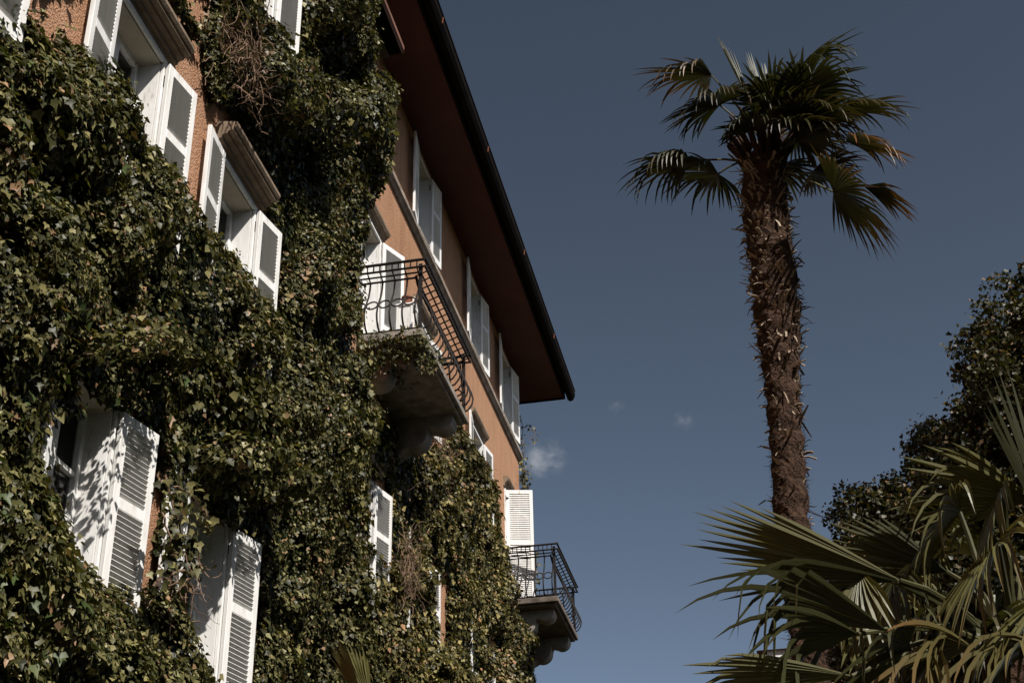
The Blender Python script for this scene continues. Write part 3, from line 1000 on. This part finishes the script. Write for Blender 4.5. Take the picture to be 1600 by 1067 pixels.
while cnt < 296:
    p, r = rr.choice(vis)
    hgt = (p.z - tp[8][0].z) / (zs_top - tp[8][0].z)
    if p.z > zs_top - .05 or rr.random() > max(.05, min(1, .25 + hgt * 1.2)): continue
    a = rr.uniform(0, 2 * math.pi)
    o = link('leaf_base', rr.choice(bl), trunk, p - poff + Vector((math.cos(a), math.sin(a), 0)) * r * .86)
    upw = rr.uniform(-.5, 1.1)
    o.rotation_euler = (rr.uniform(-.5, .5), -upw, a + rr.gauss(0, .25))
    s = rr.uniform(.42, .78); o.scale = (s, s, s)
    cnt += 1
crown = [  # hub px, dy, tip px, dy, spread, R, k1, k2, sbreak, roll, tipcol, tipamt
    (1170, 160, -.1, 1108, 30, -.1, 34, .84, .0, .0, .9, 1.2, OLIVE, .4),
    (1190, 165, -.1, 1166, 70, -.1, 24, .58, .0, .0, .9, .9, OLIVE, .5),
    (1200, 160, .0, 1190, 82, .0, 12, .48, .0, .0, .9, .9, (.14, .13, .06), .8),
    (1248, 108, .1, 1335, 52, .2, 140, .66, .3, .6, .5, .35, OLIVE, .6),
    (1255, 150, -.3, 1290, 95, -.55, 260, .62, .45, .6, .5, .1, OLIVE, .4),
    (1312, 176, .1, 1415, 160, .1, 150, .66, .25, .5, .55, .4, BROWN, .4),
    (1322, 222, -.1, 1420, 226, -.2, 140, .62, .4, .7, .5, .3, ORANGE, .8),
    (1270, 268, .2, 1330, 262, .4, 150, .52, .35, .5, .6, 0, ORANGE, .4),
    (1302, 300, -.2, 1375, 338, -.3, 220, .74, .3, .4, .55, -.2, ORANGE, .3),
    (1350, 292, .1, 1445, 330, .1, 80, .54, .3, .5, .5, 0, ORANGE, 1.0),
    (1112, 118, .1, 1000, 112, .1, 150, .72, .3, .6, .5, -.3, ORANGE, .45),
    (1125, 165, -.25, 1085, 150, -.5, 220, .58, .5, .6, .5, 0, BROWN, .3),
    (1078, 254, -.05, 975, 256, -.1, 150, .70, .42, .8, .45, -.2, BROWN, .35),
    (1122, 272, .1, 1060, 270, .25, 190, .62, .45, .6, .5, 0, GREEN2, .2),
]
# fronds given by bearing (0 right, 90 away, -90 towards the camera), rise and petiole length
ring = [(-62, 40, .36, 200, .60), (8, 34, .40, 190, .62), (-30, 14, .42, 200, .60), (-100, 10, .26, 190, .46), (-48, 2, .34, 200, .52), (-70, 24, .30, 200, .5), (75, 15, .4, 170, .5), (-20, -2, .3, 170, .5)]
rnd = random.Random(21)
top = tp[0][0]
def crown_frond(hub, axis, spr, Rr, k1, k2, sb, roll, tcol, tam):
    segs = fan_frond(hub, axis, Rr, int(max(8, spr / 5.2)), R_(spr), k1, k2, sb, rnd, roll, tcol, tam, wmax=.0165)
    m = MB()
    for vs, fs, cs in segs: m.add(vs, fs, cs)
    fr_ = m.build('frond', M['palm'], palm, poff)
    st = top + Vector((rnd.uniform(-.06, .06), rnd.uniform(-.06, .06), rnd.uniform(-.15, .12)))
    MB().tube(petiole_pts(st, hub, .05), [.016, .012, .010, .009, .008], 5).build('petiole', M['petiole'], fr_, poff)
for (hx, hy, hd, tx, ty, td, spr, Rr, k1, k2, sb, roll, tcol, tam) in crown:
    hub = at(hx, hy, PY + hd); tipp = at(tx, ty, PY + td)
    crown_frond(hub, tipp - hub, spr, Rr, k1, k2, sb, roll, tcol, tam)
for (az, el, pl, spr, Rr) in ring:
    d = Vector((math.cos(R_(az)) * math.cos(R_(el)), math.sin(R_(az)) * math.cos(R_(el)), math.sin(R_(el))))
    hub = top + d * pl + Vector((0, 0, .08))
    d2 = (d + Vector((0, 0, -.25))).normalized()
    crown_frond(hub, d2, spr, Rr, .35, .6, .5, rnd.uniform(-.3, .3), BROWN if rnd.random() < .4 else OLIVE, .3)
# sheath fibres at the crown heart
sh = MB()
for k in range(60):
    a = rnd.uniform(0, 2 * math.pi); r0 = tp[0][1]
    q = top + Vector((math.cos(a) * r0 * .7, math.sin(a) * r0 * .7, rnd.uniform(-.2, .1)))
    sh.tube([q, q + Vector((math.cos(a) * .07, math.sin(a) * .07, .18)), q + Vector((math.cos(a) * .16, math.sin(a) * .16, .32))], [.022, .016, .008], 4)
tag(sh.build('sheaths', M['fibre'], trunk, poff), kind='stuff')

# ---- the near palm at the lower right: every leaflet is a piece of its own
def near_palm(name, label, base, apex, fronds, seed, nseg=27, thick=.13, wmax=.0118, rest=()):
    root = empty(name, base)
    tag(root, label, 'palm tree')
    off = Vector(base)
    path = [(Vector(base) + Vector((0, 0, -.05)), thick * 1.1), (Vector(base).lerp(apex, .5), thick), (apex, thick * .9)]
    m, _ = trunk_mesh(path, 18, 12, .12)
    m.build('trunk', M['fibre'], root, off)
    r_ = random.Random(seed)
    for (hub, tipp, spr, Rr, k1, k2, sb, roll, tcol, tam, bc, ns) in fronds:
        segs = fan_frond(hub, tipp - hub, Rr, ns, R_(spr), k1, k2, sb, r_, roll, tcol, tam, basec=bc, wmax=wmax)
        fo = MB().tube(petiole_pts(apex + Vector((r_.uniform(-.05, .05), r_.uniform(-.05, .05), -.05)), hub, .06), [.016, .012, .010, .009, .007], 6).build('frond', M['petiole'], root, off)
        for vs, fs, cs in segs:
            mm = MB(); mm.add(vs, fs, cs)
            mm.build('leaflet', M['palm'], fo, off)
    for (hub, tipp, spr, Rr, k1, k2, sb, roll, tcol, tam, bc, ns) in rest:      # hidden behind the others: leaflets joined
        segs = fan_frond(hub, tipp - hub, Rr, ns, R_(spr), k1, k2, sb, r_, roll, tcol, tam, basec=bc, wmax=wmax)
        fo = MB().tube(petiole_pts(apex + Vector((r_.uniform(-.05, .05), r_.uniform(-.05, .05), -.05)), hub, .06), [.016, .012, .010, .009, .007], 6).build('frond', M['petiole'], root, off)
        mm = MB()
        for vs, fs, cs in segs: mm.add(vs, fs, cs)
        tag(mm.build('leaflets', M['palm'], fo, off), kind='stuff')
    return root

A = at
ap = A(1580, 1010, 4.6)
G3 = (.092, .086, .027); GD = (.036, .037, .012); YB = (.105, .088, .030)
near_palm('palm_tree', 'near fan palm with drooping fronds filling the lower right corner', (ap.x + .1, 4.7, 0), ap, [
    (A(1405, 906, 4.2), A(1095, 816, 4.15), 26, .67, .05, .0, .9, .9, OLIVE, .5, G3, 12),
    (A(1400, 908, 4.2), A(1110, 885, 4.15), 26, .62, .18, .5, .55, .5, OLIVE, .3, GD, 8),
    (A(1345, 893, 4.2), A(1350, 960, 4.15), 70, .34, .4, .9, .4, .5, OLIVE, .3, G3, 8),
    (A(1385, 985, 4.0), A(1185, 900, 3.95), 38, .62, .25, 1.5, .52, .6, OLIVE, .3, GD, 11),
    (A(1340, 990, 4.0), A(1215, 985, 3.95), 60, .42, .5, 1.5, .35, .6, OLIVE, .3, GD, 9),
    (A(1330, 1056, 4.0), A(1100, 1040, 3.95), 24, .49, .20, .7, .8, .9, YB, .4, G3, 9),
    (A(1480, 893, 4.7), A(1325, 848, 4.7), 50, .42, .03, .0, .9, .9, OLIVE, .5, GD, 15),
    (A(1615, 780, 4.7), A(1410, 750, 4.6), 60, .50, .12, .6, .6, .8, OLIVE, .4, G3, 15),
    (A(1640, 840, 4.6), A(1585, 600, 4.6), 50, .62, .0, .0, .9, .6, GREEN2, .2, GD, 11),
    (A(1640, 1015, 4.0), A(1400, 990, 3.95), 44, .56, .5, 3.6, .22, .8, BROWN, .5, YB, 14),
    (A(1520, 1012, 4.0), A(1370, 990, 3.95), 60, .40, .6, 3.8, .18, .8, ORANGE, .6, YB, 12),
    (A(1560, 850, 4.2), A(1500, 930, 4.0), 170, .50, .5, .9, .45, .4, BROWN, .4, G3, 17),
    (A(1480, 945, 4.5), A(1400, 990, 4.3), 180, .46, .5, .9, .5, .3, BROWN, .3, GD, 17),
    (A(1590, 900, 4.9), A(1480, 830, 5.0), 150, .50, .3, .6, .5, .2, OLIVE, .3, GD, 16),
    (A(1545, 985, 4.6), A(1450, 1010, 4.4), 190, .48, .5, .9, .5, .2, BROWN, .3, GD, 17),
    (A(1640, 930, 4.1), A(1580, 1000, 3.9), 150, .48, .6, .9, .5, .2, BROWN, .4, G3, 15),
    (A(1500, 800, 4.6), A(1420, 850, 4.4), 140, .46, .4, .9, .45, .6, OLIVE, .4, G3, 15),
    (A(1570, 760, 4.3), A(1530, 850, 4.2), 120, .46, .6, 1.2, .4, .5, OLIVE, .4, G3, 13),
    (A(1420, 1010, 4.2), A(1340, 1040, 4.1), 170, .44, .5, .9, .45, .4, OLIVE, .3, GD, 16),
    (A(1610, 1010, 4.0), A(1530, 1060, 3.9), 150, .46, .6, 1.2, .45, .3, BROWN, .4, G3, 14),
    (A(1400, 900, 4.6), A(1380, 980, 4.5), 150, .42, .6, 1.0, .4, .4, OLIVE, .3, GD, 14),
], 31, rest=[(A(1380 + 230 * q, 905 + 120 * ((q * 7.3) % 1), 5.0 + .3 * ((q * 3.7) % 1)), A(1370 + 230 * q + 60 * math.sin(q * 40), 990 + 90 * ((q * 5.1) % 1), 4.9), 170, .44, .5, 1.0, .4, math.sin(q * 50), OLIVE, .4, (GD if int(q * 10) % 2 else G3), 18) for q in [k / 12 for k in range(13)]])
ap2 = A(560, 1190, 7.0)
near_palm('palm_tree', 'low fan palm poking up in front of the ivy at the bottom edge', (ap2.x, 7.0, 0), ap2, [
    (A(566, 1092, 7.0), A(514, 1005, 7.0), 55, .40, .0, .0, .9, .5, OLIVE, .5, (.085, .072, .025), 14),
    (A(580, 1100, 7.1), A(552, 1012, 7.1), 24, .36, .0, .0, .9, .5, OLIVE, .5, G3, 8),
    (A(640, 1150, 7.1), A(690, 1090, 7.1), 120, .40, .3, .3, .6, .5, OLIVE, .5, G3, 20),
    (A(500, 1170, 6.8), A(430, 1140, 6.6), 120, .40, .3, .3, .6, .5, OLIVE, .5, G3, 20),
], 33)

# ------------------------------------------------------------------ trees
def tree(name, label, base, clumps, leaves, lsize, seed, cols, lean=(0, 0)):
    """clumps: (centre, radius) of the crown's leaf masses"""
    root = empty(name, base); off = Vector(base)
    tag(root, label, 'tree', None)
    r = np.random.default_rng(seed); rr = random.Random(seed)
    topc = max(clumps, key=lambda c: c[0].z)[0]
    tr = MB()
    pts = [Vector(base) + Vector((0, 0, -.1))]
    for t in (.25, .5, .75, 1.0):
        pts.append(Vector(base).lerp(Vector((topc.x, topc.y, topc.z)), t) + Vector((rr.gauss(0, .12), rr.gauss(0, .12), 0)))
    tr.tube(pts, [.28, .22, .16, .10, .03], 8)
    for c, rad in clumps:
        t = min(.9, max(.15, (c.z - rad * .8) / topc.z))
        a = Vector(base).lerp(topc, t)
        mid = a.lerp(c, .5) + Vector((rr.gauss(0, .1), rr.gauss(0, .1), -.1))
        tr.tube([a, mid, c], [.06, .04, .012], 6)
    tr.build('trunk', M['bark'], root, off)
    P_, N_ = [], []
    tot = sum(rad ** 2 for _, rad in clumps)
    for c, rad in clumps:
        n = int(leaves * rad ** 2 / tot)
        nt_ = max(6, n // 34)
        dirs = r.normal(size=(nt_, 3)); dirs /= np.linalg.norm(dirs, axis=1, keepdims=True)
        tc = np.array(c) + dirs * (rad * (.45 + .6 * r.random((nt_, 1)) ** .7)) * np.array([1, 1, .85])
        k = r.integers(0, nt_, n)
        P_.append(tc[k] + r.normal(0, .062, (n, 3)) * np.array([1, 1, .8]))
        N_.append(dirs[k] * .5 + r.normal(0, .7, (n, 3)) + np.array([0, 0, .4]))
    P_ = np.concatenate(P_); N_ = np.concatenate(N_)
    N = len(P_)
    u = r.random((N, 1))
    col = np.array(cols[0]) * (1 - u) + np.array(cols[1]) * u
    br = r.random(N) < .10
    col[br] = np.array(cols[2]) * (.5 + r.random((br.sum(), 1)))
    me = leaves_mesh('crown', P_, N_, r.normal(size=(N, 3)) + np.array([0, 0, .3]), lsize * r.uniform(.7, 1.35, N), col, LEAF4, M['foliage'], off)
    tag(link('crown', me, root), kind='stuff')
    return root

def cl(lst, Y): return [(at(x, y, Y + dy), r) for x, y, dy, r in lst]
TC = [(.016, .018, .006), (.062, .054, .020), (.17, .10, .048)]
c1 = cl([(1640, 490, 0, .70), (1585, 530, -.3, .5), (1610, 600, .2, .75), (1545, 560, 0, .42), (1570, 640, 0, .6), (1640, 620, -.4, .9), (1530, 690, .1, .5), (1600, 720, -.2, .8), (1680, 540, .3, .9), (1500, 760, .2, .5), (1560, 800, 0, .8), (1640, 800, 0, .9), (1480, 840, 0, .6), (1600, 900, 0, 1.0), (1520, 940, 0, .8), (1640, 1000, 0, 1.0), (1550, 1040, 0, .9)], 14.0)
b = c1[0][0]
tree('evergreen_tree', 'tall evergreen tree at the right edge behind the near palm', (b.x + .4, 14.1, 0), c1, 78000, .052, 41, TC)
c2 = cl([(1350, 805, 0, .42), (1390, 795, .2, .38), (1435, 770, -.1, .42), (1480, 700, .2, .5), (1450, 830, 0, .6), (1360, 860, 0, .5), (1400, 900, 0, .7), (1480, 900, .3, .8), (1340, 960, .2, .55), (1420, 990, 0, .8), (1330, 1040, 0, .6)], 16.5)
b = c2[2][0]
tree('evergreen_tree', 'lower dark tree between the tall palm trunk and the evergreen', (b.x, 16.6, 0), c2, 48000, .052, 42, TC)

# ------------------------------------------------------------------ neighbouring house behind the palms
nb0 = at(1192, 1020, 24.0)
nh = empty('neighbour_house', (nb0.x + 2.6, 26.5, 0))
tag(nh, 'pale pink house with white cornice half hidden behind the palms', 'house')
hx0, hx1, hz = nb0.x, nb0.x + 5.2, nb0.z
no = nh.location
MB().box(hx0 + .12, hx1 - .12, 24.1, 29, 0, hz - .10).build('wall', M['pink'], nh, no)
MB().box(hx0, hx1, 23.96, 29.12, hz - .10, hz + .02).build('cornice', M['trim'], nh, no)
rf = MB(); rf.add([(hx0 - .1, 23.9, hz + .022), (hx1 + .1, 23.9, hz + .022), (hx1 + .1, 29.2, hz + .022), (hx0 - .1, 29.2, hz + .022), (hx0 + 1.6, 26.5, hz + .75), (hx1 - 1.6, 26.5, hz + .75)],
                  [(0, 1, 5, 4), (1, 2, 5), (2, 3, 4, 5), (3, 0, 4), (0, 3, 2, 1)])
rf.build('roof', M['tile'], nh, no)
for wy in (hx0 + 1.0, hx0 + 2.4, hx0 + 3.8):
    wn = MB().box(wy - .45, wy + .45, 24.06, 24.098, hz - 2.3, hz - .7).build('window', M['white'], nh, no)
    MB().box(wy - .36, wy + .36, 24.045, 24.058, hz - 2.2, hz - .8).build('pane', M['glass'], wn, no)

# ------------------------------------------------------------------ loose ivy trails
def trail(name, label, paths, per_m, spread, lsize, seed, root=None):
    """paths: polylines in the scene; leaves stand off a thin woody stem"""
    r = np.random.default_rng(seed)
    p0 = Vector(paths[0][0])
    rt_ = empty(name, p0)
    tag(rt_, label, 'ivy')
    st = MB(); pos = []
    for pts in paths:
        pts = [Vector(p) for p in pts]
        fine = []
        for a, b in zip(pts, pts[1:]):
            n = max(2, int((b - a).length / .04))
            for k in range(n):
                fine.append(a.lerp(b, k / n) + Vector(r.normal(0, .006, 3)))
        fine.append(pts[-1])
        st.tube(fine, [.0065 * (1 - .6 * k / len(fine)) + .001 for k in range(len(fine))], 5)
        L = sum((b - a).length for a, b in zip(pts, pts[1:]))
        for k in range(int(L * per_m)):
            q = fine[int(r.integers(0, len(fine)))]
            pos.append(np.array(q) + r.normal(0, spread, 3))
    pos = np.array(pos); N = len(pos)
    nrm = r.normal(0, .5, (N, 3)) + np.array([.7, -.4, .3])
    tip = r.normal(0, .6, (N, 3)) + np.array([0, 0, -1])
    me = leaves_mesh('foliage', pos, nrm, tip, lsize * r.uniform(.6, 1.4, N), ivy_colors(N, pos[:, 1], pos[:, 2], seed), LEAF8, M['ivy'], tuple(p0))
    tag(link('foliage', me, rt_), kind='stuff')
    st.build('stem', M['twig'], rt_, p0)
    return rt_

trail('ivy', 'ivy garland clinging to the near edge of the pale balcony slab',
      [[(-.0, 13.70, 10.02), (.3, 13.69, 9.98), (.6, 13.69, 10.0), (.92, 13.70, 9.98), (.95, 13.95, 9.93), (.94, 14.2, 9.90)],
       [(.1, 13.72, 9.90), (.35, 13.75, 9.78), (.6, 13.78, 9.86), (.85, 13.8, 9.80), (.93, 13.9, 9.70)],
       [(.3, 13.95, 9.86), (.5, 14.1, 9.72), (.62, 14.1, 9.60)]], 330, .065, .048, 71)
cy = YE + .06
trail('ivy', 'thin bare-stemmed vine dangling under the eave at the far corner',
      [[at(811, 646, cy), at(817, 664, cy), at(816, 684, cy), at(820, 700, cy)], [at(818, 668, cy), at(827, 664, cy), at(836, 674, cy), at(834, 686, cy), at(822, 680, cy)],
       [at(814, 690, cy), at(818, 706, cy), at(814, 716, cy)]], 26, .03, .055, 72)
trail('ivy', 'narrow ivy strip climbing the far corner above the white balcony shutter',
      [[at(812, 712, cy), at(817, 730, cy), at(816, 748, cy), at(819, 768, cy), at(820, 800, cy)], [at(815, 722, cy), at(821, 742, cy), at(822, 764, cy)],
       [at(834, 860, cy), at(838, 885, cy), at(836, 925, cy)]], 130, .045, .055, 73)
trail('ivy', 'leafy ivy branch crossing the left shutter of the lower window',
      [[on_x(258, 742, .98), on_x(270, 790, 1.0), on_x(285, 835, 1.0), on_x(292, 868, .98)], [on_x(252, 800, .95), on_x(268, 850, .98), on_x(276, 880, .96)],
       [on_x(240, 915, .92), on_x(280, 892, 1.0), on_x(312, 882, 1.05), on_x(328, 890, 1.05)], [on_x(272, 760, 1.0), on_x(300, 775, 1.02), on_x(318, 800, 1.02)],
       [on_x(318, 800, 1.02), on_x(325, 825, 1.0)]], 75, .05, .055, 74)
trail('ivy', 'few ivy sprigs hanging on the bare ochre wall between the upper windows',
      [[on_x(284, -25, .64), on_x(292, 10, .66), on_x(298, 40, .66), on_x(300, 62, .65)], [on_x(330, 0, .64), on_x(322, 40, .66), on_x(326, 75, .66)],
       [on_x(345, 90, .7), on_x(330, 120, .68), on_x(334, 150, .68)]], 60, .03, .05, 75)
trail('ivy', 'small ivy tip reaching over the ochre wall at the upper left',
      [[on_x(52, 62, .66), on_x(62, 36, .67), on_x(68, 18, .67)], [on_x(88, 78, .66), on_x(98, 56, .67), on_x(100, 46, .67)]], 70, .022, .05, 76)

# ------------------------------------------------------------------ clouds
def cloud(label, px, py, wpx, hpx, dens, seed):
    D = 900.0
    c = CAM + ray(px, py).normalized() * D
    sx, sz = wpx / FPX * D * .5, hpx / FPX * D * .5
    m = MB(); n1, n2 = 16, 10
    for i in range(1, n2):
        for k in range(n1):
            a, b = math.pi * i / n2, 2 * math.pi * k / n1
            m.v.append((sx * math.sin(a) * math.cos(b), sx * .8 * math.sin(a) * math.sin(b), sz * math.cos(a)))
    m.v += [(0, 0, sz), (0, 0, -sz)]
    t_, b_ = len(m.v) - 2, len(m.v) - 1
    for i in range(n2 - 2):
        for k in range(n1):
            m.f.append((i * n1 + k, (i + 1) * n1 + k, (i + 1) * n1 + (k + 1) % n1, i * n1 + (k + 1) % n1))
    for k in range(n1):
        m.f.append((t_, k, (k + 1) % n1)); m.f.append((b_, (n2 - 2) * n1 + (k + 1) % n1, (n2 - 2) * n1 + k))
    mat = bpy.data.materials.new('cloud_vapour'); mat.use_nodes = True
    nt = mat.node_tree
    nt.nodes.remove(nt.nodes['Principled BSDF'])
    vol = nt.nodes.new('ShaderNodeVolumePrincipled')
    vol.inputs['Color'].default_value = (.95, .95, .95, 1)
    tc = nt.nodes.new('ShaderNodeTexCoord')
    mp = nt.nodes.new('ShaderNodeMapping')
    mp.inputs['Scale'].default_value = (1 / sx, 1 / (sx * .8), 1 / sz)
    nt.links.new(tc.outputs['Object'], mp.inputs['Vector'])
    ln = nt.nodes.new('ShaderNodeVectorMath'); ln.operation = 'LENGTH'
    nt.links.new(mp.outputs[0], ln.inputs[0])
    inv = nt.nodes.new('ShaderNodeMath'); inv.operation = 'SUBTRACT'; inv.inputs[0].default_value = 1.0
    nt.links.new(ln.outputs['Value'], inv.inputs[1])
    nz = nt.nodes.new('ShaderNodeTexNoise'); nz.noise_dimensions = '4D'
    nz.inputs['W'].default_value = seed; nz.inputs['Scale'].default_value = 2.3; nz.inputs['Detail'].default_value = 5; nz.inputs['Roughness'].default_value = .6
    nt.links.new(mp.outputs[0], nz.inputs['Vector'])
    sb = nt.nodes.new('ShaderNodeMath'); sb.operation = 'MULTIPLY_ADD'; sb.inputs[1].default_value = 5.0; sb.inputs[2].default_value = -2.75
    nt.links.new(nz.outputs['Fac'], sb.inputs[0])
    ad = nt.nodes.new('ShaderNodeMath'); ad.operation = 'ADD'
    nt.links.new(sb.outputs[0], ad.inputs[0]); nt.links.new(inv.outputs[0], ad.inputs[1])
    cl_ = nt.nodes.new('ShaderNodeMath'); cl_.operation = 'MAXIMUM'; cl_.inputs[1].default_value = 0
    nt.links.new(ad.outputs[0], cl_.inputs[0])
    ed = nt.nodes.new('ShaderNodeMath'); ed.operation = 'MULTIPLY'; ed.use_clamp = True
    nt.links.new(cl_.outputs[0], ed.inputs[0]); nt.links.new(inv.outputs[0], ed.inputs[1])
    mu = nt.nodes.new('ShaderNodeMath'); mu.operation = 'MULTIPLY'; mu.inputs[1].default_value = dens
    nt.links.new(ed.outputs[0], mu.inputs[0])
    nt.links.new(mu.outputs[0], vol.inputs['Density'])
    nt.links.new(vol.outputs[0], nt.nodes['Material Output'].inputs['Volume'])
    o = m.build('cloud', mat)
    o.location = c
    tag(o, label, 'cloud')
cloud('small puffy white cloud just right of the house corner', 846, 718, 100, 78, .055, 1.3)
cloud('faint wisp of cloud left of the palm trunk', 1068, 657, 50, 42, .026, 4.1)
cloud('faintest tiny cloud wisp above the puffy cloud', 963, 635, 38, 30, .018, 7.7)

# ------------------------------------------------------------------ unseen belt of leaves, added out of view to shade the facade
r = np.random.default_rng(90)
N = 36000
az = np.radians(r.uniform(-165, 52, N))
k = np.floor(az * 5.2)
hh = np.where(np.abs(az + .76) < .34, 15.0, 21.0) + 2.5 * np.sin(k * 12.9898)
dist = 17.5 + 2.5 * np.sin(k * 7.13) + r.normal(0, 1.6, N)
z = hh * np.sqrt(r.random(N)) * (.92 + .08 * np.sin(az * 60))
pos = np.stack([CAM.x + dist * np.cos(az), CAM.y + dist * np.sin(az), z], 1)
col = np.array([.016, .021, .007]) * (.6 + 1.6 * r.random((N, 1)))
wd = link('shade_belt', leaves_mesh('shade_belt', pos, r.normal(size=(N, 3)) + np.array([0, 0, .4]), r.normal(size=(N, 3)), r.uniform(.5, .9, N), col, LEAF4, M['foliage']))
tag(wd, 'unseen leafy belt added around the garden to shade the facade', 'shade_belt', kind='stuff')
